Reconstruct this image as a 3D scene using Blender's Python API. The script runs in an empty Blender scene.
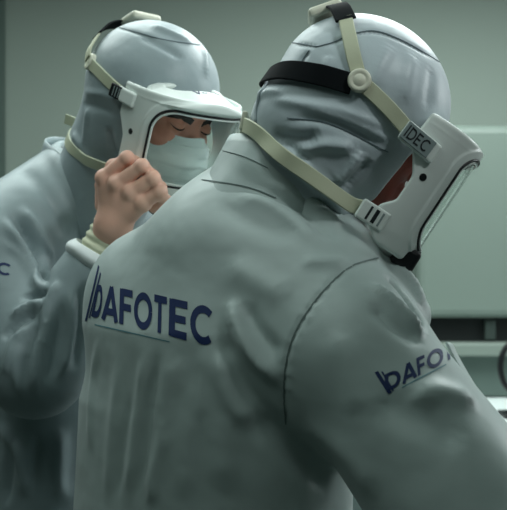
import bpy, math, random
import numpy as np
from mathutils import Vector, Matrix
from mathutils.bvhtree import BVHTree
random.seed(4); rng = np.random.default_rng(4)
C = bpy.context.scene
COL = C.collection
# ------------------------------------------------------------------ camera, light, exposure
CAMZ = 1.43; FPX = 900.0
cam_d = bpy.data.cameras.new('camera'); cam = bpy.data.objects.new('camera', cam_d); COL.objects.link(cam)
cam.location = (0, 0, CAMZ); cam.rotation_euler = (math.pi/2, 0, 0)
cam_d.sensor_fit = 'HORIZONTAL'; cam_d.sensor_width = 36; cam_d.lens = 36*FPX/507
cam_d.clip_start = .02
cam_d.dof.use_dof = True; cam_d.dof.focus_distance = 1.2; cam_d.dof.aperture_fstop = 8.0
C.camera = cam
w = bpy.data.worlds.new('world'); C.world = w; w.use_nodes = True
w.node_tree.nodes['Background'].inputs[0].default_value = (.55, .68, .64, 1)
w.node_tree.nodes['Background'].inputs[1].default_value = .1
def area(name, loc, rot, sx, sy, power, col):
    l = bpy.data.lights.new(name, 'AREA'); l.shape = 'RECTANGLE'; l.size = sx; l.size_y = sy
    l.energy = power; l.color = col
    o = bpy.data.objects.new(name, l); COL.objects.link(o); o.location = loc; o.rotation_euler = rot
    return o
R = math.radians
area('ceiling_panel_light', (.75, 2.35, 2.72), (0, 0, 0), 1.2, 1.2, 46, (.92, 1.0, .99))
area('ceiling_panel_light', (-.75, 2.15, 2.72), (0, 0, 0), 1.2, 1.2, 22, (.90, 1.0, .98))
area('ceiling_panel_light', (-.55, .45, 2.72), (0, 0, 0), 1.2, 1.2, 5, (.84, 1.0, .95))
area('added_side_light', (2.75, 2.1, 2.2), (R(-12), R(68), 0), .9, .9, 24, (.92, 1.0, 1.0))  # added side light for faces and mask fronts; no wall lamp stands there
sl = bpy.data.lights.new('added_head_spot', 'SPOT'); sl.energy = 55; sl.color = (.93, 1.0, .99); sl.spot_size = R(33); sl.spot_blend = 1; sl.shadow_soft_size = .12  # added spot that brightens the two heads, with no fixture behind it
so = bpy.data.objects.new('added_head_spot', sl); COL.objects.link(so); so.location = (1.05, .15, 2.62)
so.rotation_euler = (Vector((.04, 1.25, 1.78))-so.location).to_track_quat('-Z', 'Y').to_euler()
C.view_settings.view_transform = 'Standard'; C.view_settings.look = 'None'
C.view_settings.gamma = 1; C.view_settings.use_curve_mapping = False
C.view_settings.exposure = 0.0

# ------------------------------------------------------------------ helpers
def P(x, y, d): return np.array([(x-253.5)/FPX*d, d, CAMZ-(y-255)/FPX*d])
def nrm(v): v = np.asarray(v, float); return v/np.linalg.norm(v)
def lin(c): return tuple(((v/255)/12.92 if v/255 <= .04045 else ((v/255+.055)/1.055)**2.4) for v in c)
def mat(name, col, rough=.5, metal=0, bump=None, sheen=0, trans=0, ior=1.45, alpha=1, sss=0, var=0, vscale=6, spec=.5, emit=0, coat=0):
    m = bpy.data.materials.new(name); m.use_nodes = True
    nt = m.node_tree; b = nt.nodes['Principled BSDF']; L = nt.links
    c = lin(col)+(1,)
    b.inputs['Base Color'].default_value = c; b.inputs['Roughness'].default_value = rough
    b.inputs['Metallic'].default_value = metal; b.inputs['IOR'].default_value = ior
    b.inputs['Specular IOR Level'].default_value = spec
    b.inputs['Sheen Weight'].default_value = sheen; b.inputs['Sheen Roughness'].default_value = .45
    b.inputs['Transmission Weight'].default_value = trans; b.inputs['Alpha'].default_value = alpha
    b.inputs['Coat Weight'].default_value = coat
    if sss: b.inputs['Subsurface Weight'].default_value = sss; b.inputs['Subsurface Radius'].default_value = (.012, .005, .003); b.inputs['Subsurface Scale'].default_value = 1
    if emit: b.inputs['Emission Color'].default_value = c; b.inputs['Emission Strength'].default_value = emit
    tc = nt.nodes.new('ShaderNodeTexCoord')
    if var:
        n = nt.nodes.new('ShaderNodeTexNoise'); n.inputs['Scale'].default_value = vscale; n.inputs['Detail'].default_value = 4
        L.new(tc.outputs['Object'], n.inputs['Vector'])
        mx = nt.nodes.new('ShaderNodeMix'); mx.data_type = 'RGBA'
        mx.inputs['A'].default_value = tuple(v*(1-var) for v in c[:3])+(1,)
        mx.inputs['B'].default_value = tuple(min(1, v*(1+var)) for v in c[:3])+(1,)
        L.new(n.outputs['Fac'], mx.inputs['Factor']); L.new(mx.outputs['Result'], b.inputs['Base Color'])
    if bump:
        prev = None
        for (sc, st, dist) in bump:
            n = nt.nodes.new('ShaderNodeTexNoise'); n.inputs['Scale'].default_value = sc; n.inputs['Detail'].default_value = 2
            L.new(tc.outputs['Object'], n.inputs['Vector'])
            bp = nt.nodes.new('ShaderNodeBump'); bp.inputs['Strength'].default_value = st; bp.inputs['Distance'].default_value = dist
            L.new(n.outputs['Fac'], bp.inputs['Height'])
            if prev: L.new(prev.outputs['Normal'], bp.inputs['Normal'])
            prev = bp
        L.new(prev.outputs['Normal'], b.inputs['Normal'])
    return m
M = {}
M['coat'] = mat('coat_cloth', (170, 184, 182), .46, bump=[(14, .35, .012), (700, .25, .0006)], sheen=.12, var=.03)
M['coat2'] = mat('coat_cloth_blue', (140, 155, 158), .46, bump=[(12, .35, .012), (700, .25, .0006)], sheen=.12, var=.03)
M['hood'] = mat('hood_cloth', (172, 184, 189), .45, bump=[(22, .3, .008), (700, .25, .0005)], sheen=.15, var=.03)
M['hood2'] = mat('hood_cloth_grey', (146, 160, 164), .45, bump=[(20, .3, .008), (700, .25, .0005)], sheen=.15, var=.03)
M['seam'] = mat('seam_thread', (112, 126, 124), .7)
M['hoodseam'] = mat('hood_seam', (98, 112, 118), .7)
M['shell'] = mat('white_plastic', (222, 230, 226), .32, spec=.5)
M['lens'] = mat('clear_lens', (252, 255, 254), .03, trans=1, ior=1.12, spec=.5)
M['rubber'] = mat('black_rubber', (14, 17, 20), .45)
M['band'] = mat('black_elastic', (13, 18, 21), .9, spec=.2, bump=[(900, .5, .0005)])
M['strap'] = mat('cream_strap', (186, 190, 164), .55, bump=[(400, .2, .0005)])
M['pad'] = mat('cream_plastic', (212, 212, 194), .4)
M['greyplate'] = mat('grey_plate', (128, 142, 142), .45)
M['navy'] = mat('navy_print', (17, 40, 86), .6)
M['teal'] = mat('teal_print', (84, 128, 138), .6)
M['dark'] = mat('dark_print', (24, 30, 34), .5)
M['skin'] = mat('skin', (226, 178, 158), .5, sss=.12, var=.06, vscale=40, bump=[(220, .15, .0008)])
M['skin1'] = mat('shaded_red_skin', (128, 58, 44), .5, sss=.1, var=.08, vscale=40)  # dim red shade under the hood is painted into this skin colour
M['hair'] = mat('dark_hair', (30, 22, 20), .6)
M['eye'] = mat('eye_white', (205, 200, 195), .2)
M['iris'] = mat('dark_iris', (40, 28, 22), .2)
M['face'] = mat('shaded_face_skin', (196, 138, 118), .5, sss=.12, var=.06, vscale=40)  # skin made darker and redder to paint in the shade behind the visor
M['mask'] = mat('mask_fabric', (220, 234, 231), .7, bump=[(600, .2, .0004)])
M['knit'] = mat('cream_knit', (206, 208, 182), .8, bump=[(500, .4, .0006)])
M['white_cloth'] = mat('white_cloth', (215, 222, 222), .6, bump=[(60, .3, .003)])
M['wall'] = mat('wall_paint', (140, 153, 144), .75, var=.02, vscale=2, bump=[(120, .05, .001)])
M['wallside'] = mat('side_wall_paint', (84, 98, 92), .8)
M['floor'] = mat('floor_vinyl', (66, 76, 73), .45, var=.05, vscale=3)
M['ceil'] = mat('ceiling_paint', (150, 160, 154), .8)
M['mach'] = mat('machine_enamel', (112, 126, 118), .45, var=.015, vscale=3)
M['machdark'] = mat('dark_recess', (20, 26, 26), .5)
M['panel'] = mat('grey_panel', (84, 100, 94), .5)
M['shelf'] = mat('shelf_laminate', (168, 180, 170), .5)
M['counter'] = mat('white_counter', (226, 236, 234), .35)
M['trouser'] = mat('trouser_cloth', (150, 164, 166), .7)
M['shoe'] = mat('shoe_white', (190, 196, 194), .5)
M['lamp'] = mat('lamp_diffuser', (225, 245, 238), .5, emit=1.0)

def mesh_obj(name, V, F, m, parent=None, smooth=True, mats=None, fm=None):
    me = bpy.data.meshes.new(name)
    V = np.asarray(V, np.float32)
    me.from_pydata(V.tolist(), [], [tuple(int(i) for i in f) for f in F])
    for mm in (mats or [m]): me.materials.append(M[mm] if isinstance(mm, str) else mm)
    if fm is not None: me.polygons.foreach_set('material_index', np.asarray(fm, np.int32))
    me.polygons.foreach_set('use_smooth', [smooth]*len(me.polygons))
    me.update()
    o = bpy.data.objects.new(name, me); COL.objects.link(o)
    if parent is not None: o.parent = parent
    return o
def tag(o, label=None, cat=None, group=None, kind=None):
    if label: o['label'] = label
    if cat: o['category'] = cat
    if group: o['group'] = group
    if kind: o['kind'] = kind
    return o
def empty(name, loc):
    o = bpy.data.objects.new(name, None); COL.objects.link(o); o.location = loc; o.empty_display_size = .05
    return o
def adopt(child, root):
    child.parent = root; child.matrix_parent_inverse = Matrix.Translation(-Vector(root.location))
def bevel(o, wd, seg=3):
    b = o.modifiers.new('bevel', 'BEVEL'); b.width = wd; b.segments = seg; b.limit_method = 'ANGLE'; return o
def box(name, lo, hi, m, parent=None, bev=0, Rm=None, c=None):
    lo = np.array(lo, float); hi = np.array(hi, float)
    V = np.array([[(lo, hi)[i][0], (lo, hi)[j][1], (lo, hi)[k][2]] for i in (0, 1) for j in (0, 1) for k in (0, 1)])
    if Rm is not None: V = V @ np.array(Rm).T + (c if c is not None else 0)
    F = [(0, 1, 3, 2), (4, 6, 7, 5), (0, 4, 5, 1), (2, 3, 7, 6), (0, 2, 6, 4), (1, 5, 7, 3)]
    o = mesh_obj(name, V, F, m, parent, smooth=False)
    if bev: bevel(o, bev)
    return o
# --- signed distance modelling
def smin(a, b, k):
    h = np.clip(.5+.5*(b-a)/k, 0, 1); return b*(1-h)+a*h-k*h*(1-h)
def smax(a, b, k): return -smin(-a, -b, k)
def cone(p, a, b, r1, r2):
    a = np.asarray(a, float); b = np.asarray(b, float); ba = b-a
    t = np.clip(((p-a)@ba)/(ba@ba), 0, 1)
    return np.linalg.norm(p-a-t[:, None]*ba, axis=1)-(r1+(r2-r1)*t)
def ell(p, c, r, Rm=None):
    q = p-np.asarray(c, float)
    if Rm is not None: q = q@Rm
    r = np.asarray(r, float)
    k0 = np.linalg.norm(q/r, axis=1); k1 = np.linalg.norm(q/(r*r), axis=1)+1e-9
    return k0*(k0-1)/k1
def mesh_sdf(f, lo, hi, h):
    lo = np.array(lo, float); hi = np.array(hi, float); B = 8
    nb = np.maximum(1, np.ceil((hi-lo)/(h*B)).astype(int)); n = nb*B
    D = np.empty(n, np.float32)
    bi = np.stack(np.meshgrid(*[np.arange(k) for k in nb], indexing='ij'), -1).reshape(-1, 3)
    cen = lo+(bi*B+(B-1)/2)*h
    dc = np.concatenate([f(cen[i:i+200000]) for i in range(0, len(cen), 200000)])
    near = np.abs(dc) < h*B*1.35
    D4 = D.reshape(nb[0], B, nb[1], B, nb[2], B)
    D4[:] = np.where(dc > 0, 1e3, -1e3).reshape(nb)[:, None, :, None, :, None]
    off = np.stack(np.meshgrid(*[np.arange(B)]*3, indexing='ij'), -1).reshape(-1, 3)*h
    idx = np.nonzero(near)[0]
    for s in range(0, len(idx), 400):
        ii = idx[s:s+400]
        pts = (lo+bi[ii]*B*h)[:, None, :]+off[None]
        v = f(pts.reshape(-1, 3)).reshape(-1, B, B, B)
        b = bi[ii]
        for q in range(len(ii)): D4[b[q, 0], :, b[q, 1], :, b[q, 2], :] = v[q]
    S = D < 0
    cs = [(i, j, k) for i in (0, 1) for j in (0, 1) for k in (0, 1)]
    def sl(A, c): return A[c[0]:A.shape[0]-1+c[0], c[1]:A.shape[1]-1+c[1], c[2]:A.shape[2]-1+c[2]]
    cnt = sum(sl(S, c).astype(np.int8) for c in cs)
    act = (cnt > 0) & (cnt < 8)
    ai = np.argwhere(act)
    vid = np.full(act.shape, -1, np.int64); vid[act] = np.arange(len(ai))
    acc = np.zeros((len(ai), 3)); num = np.zeros(len(ai))
    val = {c: np.clip(D[ai[:, 0]+c[0], ai[:, 1]+c[1], ai[:, 2]+c[2]], -h, h) for c in cs}
    for a in cs:
        for ax in range(3):
            if a[ax]: continue
            b = list(a); b[ax] = 1; b = tuple(b)
            x = (val[a] < 0) != (val[b] < 0)
            t = val[a]/(val[a]-val[b]+1e-12)
            pt = np.tile(np.array(a, float), (len(ai), 1)); pt[:, ax] += t
            acc[x] += pt[x]; num[x] += 1
    V = lo+(ai+acc/num[:, None])*h
    F = []
    for ax in range(3):
        A = np.take(S, range(S.shape[ax]-1), ax); Bq = np.take(S, range(1, S.shape[ax]), ax)
        e = np.argwhere(A != Bq)
        o1, o2 = [(1, 2), (2, 0), (0, 1)][ax]
        e = e[(e[:, o1] > 0) & (e[:, o2] > 0) & (e[:, o1] < S.shape[o1]-1) & (e[:, o2] < S.shape[o2]-1)]
        def g(d1, d2):
            q = e.copy(); q[:, o1] -= d1; q[:, o2] -= d2; return vid[q[:, 0], q[:, 1], q[:, 2]]
        quad = np.stack([g(1, 1), g(0, 1), g(0, 0), g(1, 0)], 1)
        ins = S[e[:, 0], e[:, 1], e[:, 2]]
        quad[~ins] = quad[~ins][:, ::-1]
        F.append(quad)
    F = np.concatenate(F); F = F[(F >= 0).all(1)]
    for _ in range(2):
        g = grad(f, V, h*.4); d = f(V)
        V = V-np.clip(d/np.maximum((g*g).sum(1), .3), -h, h)[:, None]*g
    return V, F
def grad(f, V, e):
    g = np.empty_like(V)
    for i in range(3):
        q = V.copy(); q[:, i] += e; r = V.copy(); r[:, i] -= e
        g[:, i] = (f(q)-f(r))/(2*e)
    return g
def vnormals(V, F):
    n = np.zeros_like(V); a = V[F[:, 2]]-V[F[:, 0]]; b = V[F[:, 3]]-V[F[:, 1]]
    fn = np.cross(a, b)
    for i in range(4): np.add.at(n, F[:, i], fn)
    return n/(np.linalg.norm(n, axis=1)[:, None]+1e-12)
class Surf:
    def __init__(s, V, F): s.V = V; s.F = F; s.bvh = BVHTree.FromPolygons(V.tolist(), F.tolist())
    def near(s, p):
        l, n, i, d = s.bvh.find_nearest(Vector([float(v) for v in p])); return np.array(l), np.array(n)
    def ray(s, x, y):
        o = np.array([0, 0, CAMZ]); d = nrm(P(x, y, 1.)-o)
        l, n, i, dd = s.bvh.ray_cast(Vector(o), Vector(d))
        return (None, None) if l is None else (np.array(l), np.array(n))
def resample(pts, step):
    pts = np.asarray(pts, float)
    n = len(pts)
    if n > 2:
        ext = np.vstack([2*pts[0]-pts[1], pts, 2*pts[-1]-pts[-2]]); out = []
        for i in range(n-1):
            p0, p1, p2, p3 = ext[i:i+4]
            for t in np.linspace(0, 1, 12, endpoint=False):
                out.append(.5*((2*p1)+(-p0+p2)*t+(2*p0-5*p1+4*p2-p3)*t*t+(-p0+3*p1-3*p2+p3)*t**3))
        out.append(pts[-1]); pts = np.array(out)
    L = np.r_[0, np.cumsum(np.linalg.norm(np.diff(pts, axis=0), axis=1))]
    m = max(2, int(L[-1]/step)+1); s = np.linspace(0, L[-1], m)
    return np.stack([np.interp(s, L, pts[:, k]) for k in range(pts.shape[1])], 1)
def pxpath(S, pts, step=4):
    out, ns = [], []
    for q in resample(pts, step):
        l, n = S.ray(q[0], q[1])
        if l is not None and (not out or np.linalg.norm(l-out[-1]) < .06): out.append(l); ns.append(n)
    return np.array(out), np.array(ns)
def fold(V, N, pts, amp, wd, ends=.25, sharp=False):
    """raise (or sink) cloth along a line that lies on it"""
    if len(pts) < 2: return
    pts = resample(pts, .006); lo = pts.min(0)-wd*3.2; hi = pts.max(0)+wd*3.2
    ix = np.nonzero(((V > lo) & (V < hi)).all(1))[0]
    if not len(ix): return
    d2 = np.full(len(ix), 9.); ti = np.zeros(len(ix), int)
    for k, p in enumerate(pts):
        e = ((V[ix]-p)**2).sum(1); m = e < d2; d2[m] = e[m]; ti[m] = k
    t = ti/(len(pts)-1); tp = np.clip(np.minimum(t, 1-t)/ends, 0, 1); tp = tp*tp*(3-2*tp)
    g = np.exp(-np.sqrt(d2)/wd*1.3) if sharp else np.exp(-d2/(wd*wd))
    V[ix] += N[ix]*(amp*tp*g)[:, None]
def ribbon(name, pts, nor, wd, th, m, parent, off=0., caps=True, wfun=None):
    """flat band: section across tangent x normal"""
    pts = np.asarray(pts); n = len(pts)
    T = np.gradient(pts, axis=0); T /= np.linalg.norm(T, axis=1)[:, None]+1e-12
    N = nor-(nor*T).sum(1)[:, None]*T; N /= np.linalg.norm(N, axis=1)[:, None]+1e-12
    S = np.cross(T, N); V = []
    prof = [(-1, 0), (-1, .7), (-1, .7), (-.9, 1), (-.9, 1), (0, 1.0), (.9, 1), (.9, 1), (1, .7), (1, .7), (1, 0), (1, 0), (-1, 0)]
    for i in range(n):
        ww = wd/2*(wfun(i/(n-1)) if wfun else 1)
        for a, b in prof: V.append(pts[i]+S[i]*a*ww+N[i]*(off+b*th))
    k = len(prof); F = []
    for i in range(n-1):
        for j in range(k-1):
            if prof[j] != prof[j+1]: F.append((i*k+j, i*k+j+1, (i+1)*k+j+1, (i+1)*k+j))
    e = [0, 1, 3, 5, 6, 8, 10]
    F.append(tuple(e)[::-1]); F.append(tuple((n-1)*k+j for j in e))
    return mesh_obj(name, V, F, m, parent, smooth=True)
def tube(name, pts, r, m, parent, closed=False, seg=8, step=None):
    pts = np.asarray(pts, float)
    if step: pts = resample(pts, step)
    n = len(pts); r = np.broadcast_to(r, n) if np.ndim(r) == 0 else np.interp(np.linspace(0, 1, n), np.linspace(0, 1, len(r)), r)
    T = (np.roll(pts, -1, 0)-np.roll(pts, 1, 0)) if closed else np.gradient(pts, axis=0)
    T /= np.linalg.norm(T, axis=1)[:, None]+1e-12
    up = np.array([0, 0, 1.]) if abs(T[0][2]) < .9 else np.array([1., 0, 0]); V = []
    for i in range(n):
        s = nrm(np.cross(T[i], up)); u = np.cross(s, T[i]); up = u
        for a in range(seg):
            q = 2*math.pi*a/seg; V.append(pts[i]+(s*math.cos(q)+u*math.sin(q))*r[i])
    F = []
    for i in range(n if closed else n-1):
        j = (i+1) % n
        for a in range(seg): F.append((i*seg+a, i*seg+(a+1) % seg, j*seg+(a+1) % seg, j*seg+a))
    if not closed: F.append(tuple(range(seg))[::-1]); F.append(tuple((n-1)*seg+a for a in range(seg)))
    return mesh_obj(name, V, F, m, parent)
def join_arrays(parts):
    V, F, o = [], [], 0
    for v, f in parts: V.append(v); F.append(f+o); o += len(v)
    return np.concatenate(V), np.concatenate(F)
# --- lettering: every glyph is a set of strokes in a 0..w by 0..1 cell
def arc(cx, cy, rx, ry, a0, a1, n=14): return [(cx+rx*math.cos(R(a)), cy+ry*math.sin(R(a))) for a in np.linspace(a0, a1, n)]
t_ = .09
GL = {'D': (.80, [[(t_, 0), (t_, 1)], [(t_, 1-t_), (.36, 1-t_)]+arc(.36, .5, .35, .41, 90, -90)+[(t_, t_)]]),
      'A': (.86, [[(.08, 0), (.43, 1)], [(.43, 1), (.78, 0)], [(.2, .27), (.66, .27)]]),
      'F': (.62, [[(t_, 0), (t_, 1)], [(t_, 1-t_), (.58, 1-t_)], [(t_, .5), (.52, .5)]]),
      'O': (1.0, [arc(.49, .5, .40, .41, 0, 360, 28)]),
      'T': (.70, [[(.35, 0), (.35, 1)], [(.02, 1-t_), (.68, 1-t_)]]),
      'E': (.64, [[(t_, 0), (t_, 1)], [(t_, 1-t_), (.58, 1-t_)], [(t_, .5), (.53, .5)], [(t_, t_), (.58, t_)]]),
      'C': (.84, [arc(.49, .5, .40, .41, 48, 312, 24)]),
      'I': (.26, [[(.12, 0), (.12, 1)]])}
def strokes_mesh(strokes, tk=.18):
    V, F = [], []
    for s in strokes:
        p = resample(np.array(s), .06) if len(s) == 2 else np.array(s)
        T = np.gradient(p, axis=0); T /= np.linalg.norm(T, axis=1)[:, None]+1e-9
        N = np.stack([-T[:, 1], T[:, 0]], 1); o = len(V)
        for i in range(len(p)):
            for a in (-.5, -.17, .17, .5): V.append(p[i]+N[i]*a*tk)
        for i in range(len(p)-1):
            for a in range(3):
                b = o+i*4+a; F.append((b, b+1, b+5, b+4))
    return np.array(V), F
def word(name, S, text, fmap, m, parent, off=.0007, tk=.18, extra=None):
    V, F, x = [], [], 0.
    for ch in text:
        wd, st = GL[ch]; v, f = strokes_mesh(st, tk); o = len(V)
        V += [(a+x, b) for a, b in v]; F += [tuple(i+o for i in q) for q in f]; x += wd+.07
    if extra:
        v, f = strokes_mesh(extra, tk*.8); o = len(V); V += [tuple(q) for q in v]; F += [tuple(i+o for i in q) for q in f]
    out, good = [], []
    for a, b in V:
        l, n = fmap(a/x, b)
        good.append(l is not None); out.append((l+n*off) if l is not None else (0, 0, 0))
    F = [q for q in F if all(good[i] for i in q) and max(np.linalg.norm(np.array(out[q[i]])-np.array(out[q[i-1]])) for i in range(4)) < .03]
    used = sorted({i for q in F for i in q}); rm = {i: k for k, i in enumerate(used)}
    if not F: return None
    return mesh_obj(name, [out[i] for i in used], [tuple(rm[i] for i in q) for q in F], m, parent)

# ------------------------------------------------------------------ the room
def struct(o): o['kind'] = 'structure'; return o
X0, X1, Y0, Y1, ZC = -2.6, 3.2, -2.0, 3.9, 2.8
struct(box('floor', (X0, Y0, -.1), (X1, Y1, 0), 'floor'))
struct(box('ceiling', (X0, Y0, ZC), (X1, Y1, ZC+.1), 'ceil'))
struct(box('wall_back', (X0, Y1, 0), (X1, Y1+.1, ZC), 'wall'))
struct(box('wall_left', (X0-.1, Y0, 0), (X0, Y1, ZC), 'wallside'))
struct(box('wall_right', (X1, Y0, 0), (X1+.1, Y1, ZC), 'wallside'))
struct(box('wall_front', (X0, Y0-.1, 0), (X1, Y0, ZC), 'wallside'))
struct(box('baseboard_back', (X0, Y1-.015, 0), (X1, Y1, .1), 'shelf'))
struct(box('trim_1', (-1.35, 3.78, 0), (-1.073, Y1, ZC), 'panel', bev=.01))
for x, y in ((.75, 2.35), (-.75, 2.15), (-.55, .45)):
    e = empty('ceiling_light', (x, y, ZC))
    tag(e, {(.75, 2.35): 'square ceiling light panel right of centre, above the machine side', (-.75, 2.15): 'square ceiling light panel left of centre, towards the back wall', (-.55, .45): 'square ceiling light panel nearest the front of the room'}[(x, y)], 'ceiling light', 'ceiling light panels')
    a = box('frame', (-.64, -.64, -.05), (.64, .64, 0), 'shelf', e, .005)
    b = box('diffuser', (-.6, -.6, -.056), (.6, .6, -.05), 'lamp', e)

# machine at the right, set over a long bench
mc = empty('laboratory_machine', (1.5, 3.55, .9))
tag(mc, 'large pale enamelled laboratory machine standing on the bench behind the masked workers', 'machine')
def kid(o, root): adopt(o, root); return o
kid(box('housing', (.60, 3.3, 1.198), (2.6, 3.86, 1.908), 'mach', bev=.03), mc)
M['ledge'] = mat('ledge_enamel', (118, 130, 122), .5)
kid(box('recess', (.60, 3.36, 1.105), (2.6, 3.86, 1.199), 'machdark'), mc)
kid(box('ledge', (.58, 3.28, 1.06), (2.62, 3.86, 1.107), 'ledge', bev=.008), mc)
kid(box('base_panel', (.60, 3.34, .905), (2.6, 3.86, 1.062), 'panel', bev=.004), mc)
M['darkfit'] = mat('fitting_grey', (58, 70, 66), .5)
k = kid(box('latch', (.77, 3.27, 1.80-.02), (.80, 3.30, 1.80), 'machdark', bev=.004), mc)
for i in range(4): kid(box('slot_fitting', (.86+.22*i, 3.34, 1.115), (.90+.22*i, 3.37, 1.19-.02*(i % 2)), ('darkfit', 'machdark')[i % 2], bev=.004), mc)
bench = empty('laboratory_bench', (1.5, 3.2, 0))
tag(bench, 'long white topped laboratory bench under the pale machine', 'bench')
kid(box('worktop', (.3, 2.75, .86), (2.75, 3.88, .9), 'counter', bev=.006), bench)
for i in range(4): 
    d = kid(box('door', (.36+.59*i, 2.80, .12), (.93+.59*i, 2.822, .84), 'shelf', bev=.004), bench)
    h = box('handle', (.62+.59*i, 2.775, .76), (.72+.59*i, 2.80, .775), 'panel', bev=.003); h.parent = d
kid(box('carcass', (.35, 2.82, .1), (2.72, 3.85, .86), 'mach'), bench)
kid(box('plinth', (.38, 2.9, 0), (2.7, 3.82, .1), 'panel'), bench)
# round black hoop (magnifier ring) at right edge
hc = P(516, 367, 2.95); rr = .082
hp = [hc+np.array([rr*.62*math.cos(a), rr*.3*math.sin(a)*0, rr*1.0*math.sin(a)]) for a in np.linspace(0, 2*math.pi, 40, endpoint=False)]
hoop = empty('ring_stand', (hc[0], hc[1], .9)); tag(hoop, 'thin black round hoop standing on the bench at the right edge', 'ring stand')
kid(tube('ring', hp, .010, 'rubber', None, closed=True), hoop)
kid(tube('stem', [hc+np.array([0, 0, -rr]), (hc[0], hc[1], .915)], .007, 'rubber', None, step=.02), hoop)
kid(box('foot', (hc[0]-.05, hc[1]-.05, .9), (hc[0]+.05, hc[1]+.05, .915), 'rubber', bev=.004), hoop)

# ------------------------------------------------------------------ head, hood, respirator (local frame: x forward, y left, z up)
def frame(f, roll=0):
    f = nrm(f); l = nrm(np.cross([0, 0, 1], f)); u = np.cross(f, l)
    if roll: c, s = math.cos(roll), math.sin(roll); l, u = l*c+u*s, u*c-l*s
    return np.stack([f, l, u], 1)          # columns; world = c + Rm @ local
SH = .028
def head_sdf(p):
    q = p-np.array([SH, 0, 0]); y = np.abs(q[:, 1]); m = np.stack([q[:, 0], y, q[:, 2]], 1)
    d = ell(q, (-.012, 0, .03), (.098, .075, .084))
    d = smin(d, ell(q, (.030, 0, -.03), (.058, .060, .088)), .03)
    d = smin(d, ell(q, (.040, 0, -.085), (.042, .043, .036)), .025)
    d = smin(d, ell(m, (.058, .038, -.030), (.024, .020, .018)), .02)
    d = smin(d, cone(m, (.081, .008, .012), (.070, .042, .014), .0085, .007), .012)
    d = smax(d, -ell(m, (.098, .032, -.004), (.017, .018, .012)), .012)
    d = smin(d, ell(m, (.0765, .032, -.004), (.0130, .0145, .0125)), .004)
    d = smin(d, cone(q, (.082, 0, .004), (.106, 0, -.036), .0065, .0095), .009)
    d = smin(d, ell(m, (.094, .011, -.040), (.010, .0075, .007)), .006)
    d = smin(d, ell(q, (.084, 0, -.062), (.010, .022, .0055)), .006)
    d = smin(d, ell(q, (.082, 0, -.073), (.010, .019, .006)), .006)
    d = smin(d, ell(q, (.075, 0, -.102), (.017, .020, .015)), .012)
    d = smin(d, ell(m, (-.002, .075, -.018), (.018, .008, .030)), .006)
    return d
def make_head(c, Rm, neck, skin, h):
    nl = (np.asarray(neck)-c)@Rm/(Rm[:, 0]@Rm[:, 0])
    def f(p): return smin(head_sdf(p), cone(p, (-.005, 0, -.06), nl, .056, .06), .02)
    lo = np.minimum([-.11, -.1, -.14], nl-.07); hi = np.maximum([.16, .1, .13], nl+.07)
    V, F = mesh_sdf(f, lo, hi, h)
    return c+V@Rm.T, F
def xh(z): return np.interp(z, [-.2, -.15, -.05, 0, .03, .05, .07], [.085, .09, .098, .102, .125, .16, .25])
def make_hood(c, Rm, neck, folds, m, parent, nr=.088):
    nl = (np.asarray(neck)-c)@Rm/(Rm[:, 0]@Rm[:, 0])
    def f(p):
        m_ = np.stack([p[:, 0], np.abs(p[:, 1]), p[:, 2]], 1)
        d = ell(p, (.007, 0, .015), (.119, .105, .106))
        d = smin(d, ell(p, (.015, 0, -.055), (.098, .088, .088)), .028)
        d = smin(d, cone(p, (-.024, 0, -.052), nl, .089, nr), .02)
        cut = xh(p[:, 2])-p[:, 0]
        cut = smin(cut, ell(p, (.135, 0, -.058), (.06, .066, .076)), .006)
        return smax(d, -cut, .005)
    lo = np.minimum([-.15, -.12, -.17], nl-.11); hi = np.maximum([.17, .12, .15], nl+.11)
    V, F = mesh_sdf(f, lo, hi, .003)
    W = c+V@Rm.T; S0 = Surf(W, F); N = vnormals(W, F)
    for kind, pts, amp, wd in folds:
        pp = pxpath(S0, pts)[0] if kind == 'px' else np.array([S0.near(c+Rm@np.array(q))[0] for q in resample(pts, .008)])
        fold(W, N, pp, amp*1.5, wd)
    o = mesh_obj('hood', W, F, m, parent)
    return o, Surf(W, F)

# respirator front shell
CX, RX, RY, NE = .068, .110, .091, 2.7
def rad(phi):
    return (np.abs(np.cos(phi)/RX)**NE+np.abs(np.sin(phi)/RY)**NE)**(-1/NE)
def zscale(z):   # the shell tapers a little towards the chin
    return np.interp(z, [-.16, -.12, -.02, .05], [.93, .975, 1.0, 1.0])
AW, Z0, Z1, CR = .068, -.122, .015, .030
SDROP = 3.0
PEAK, BTOP, RSH, HOLE = .0005, .041, 0., (.128, -.045)
def rrect(a, z):
    zc, hz = (Z0+Z1)/2, (Z1-Z0)/2
    qx = np.abs(a)-(AW-CR); qz = np.abs(z-zc)-(hz-CR)
    return np.hypot(np.maximum(qx, 0), np.maximum(qz, 0))+np.minimum(np.maximum(qx, qz), 0)-CR
_rz = np.linspace(-.18, .08, 261); _rx = np.interp(_rz, [-.17, -.145, -.13, -.118, -.100, -.085, -.05, -.035, -.02, 0, .02, .05], [.125, .118, .100, .094, .098, .112, .113, .104, .094, .090, .092, .094])
_rx = np.convolve(np.pad(_rx, 6, mode='edge'), np.hanning(13)/np.hanning(13).sum(), 'valid')
def REAR(z): return np.interp(z, _rz, _rx)
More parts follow.
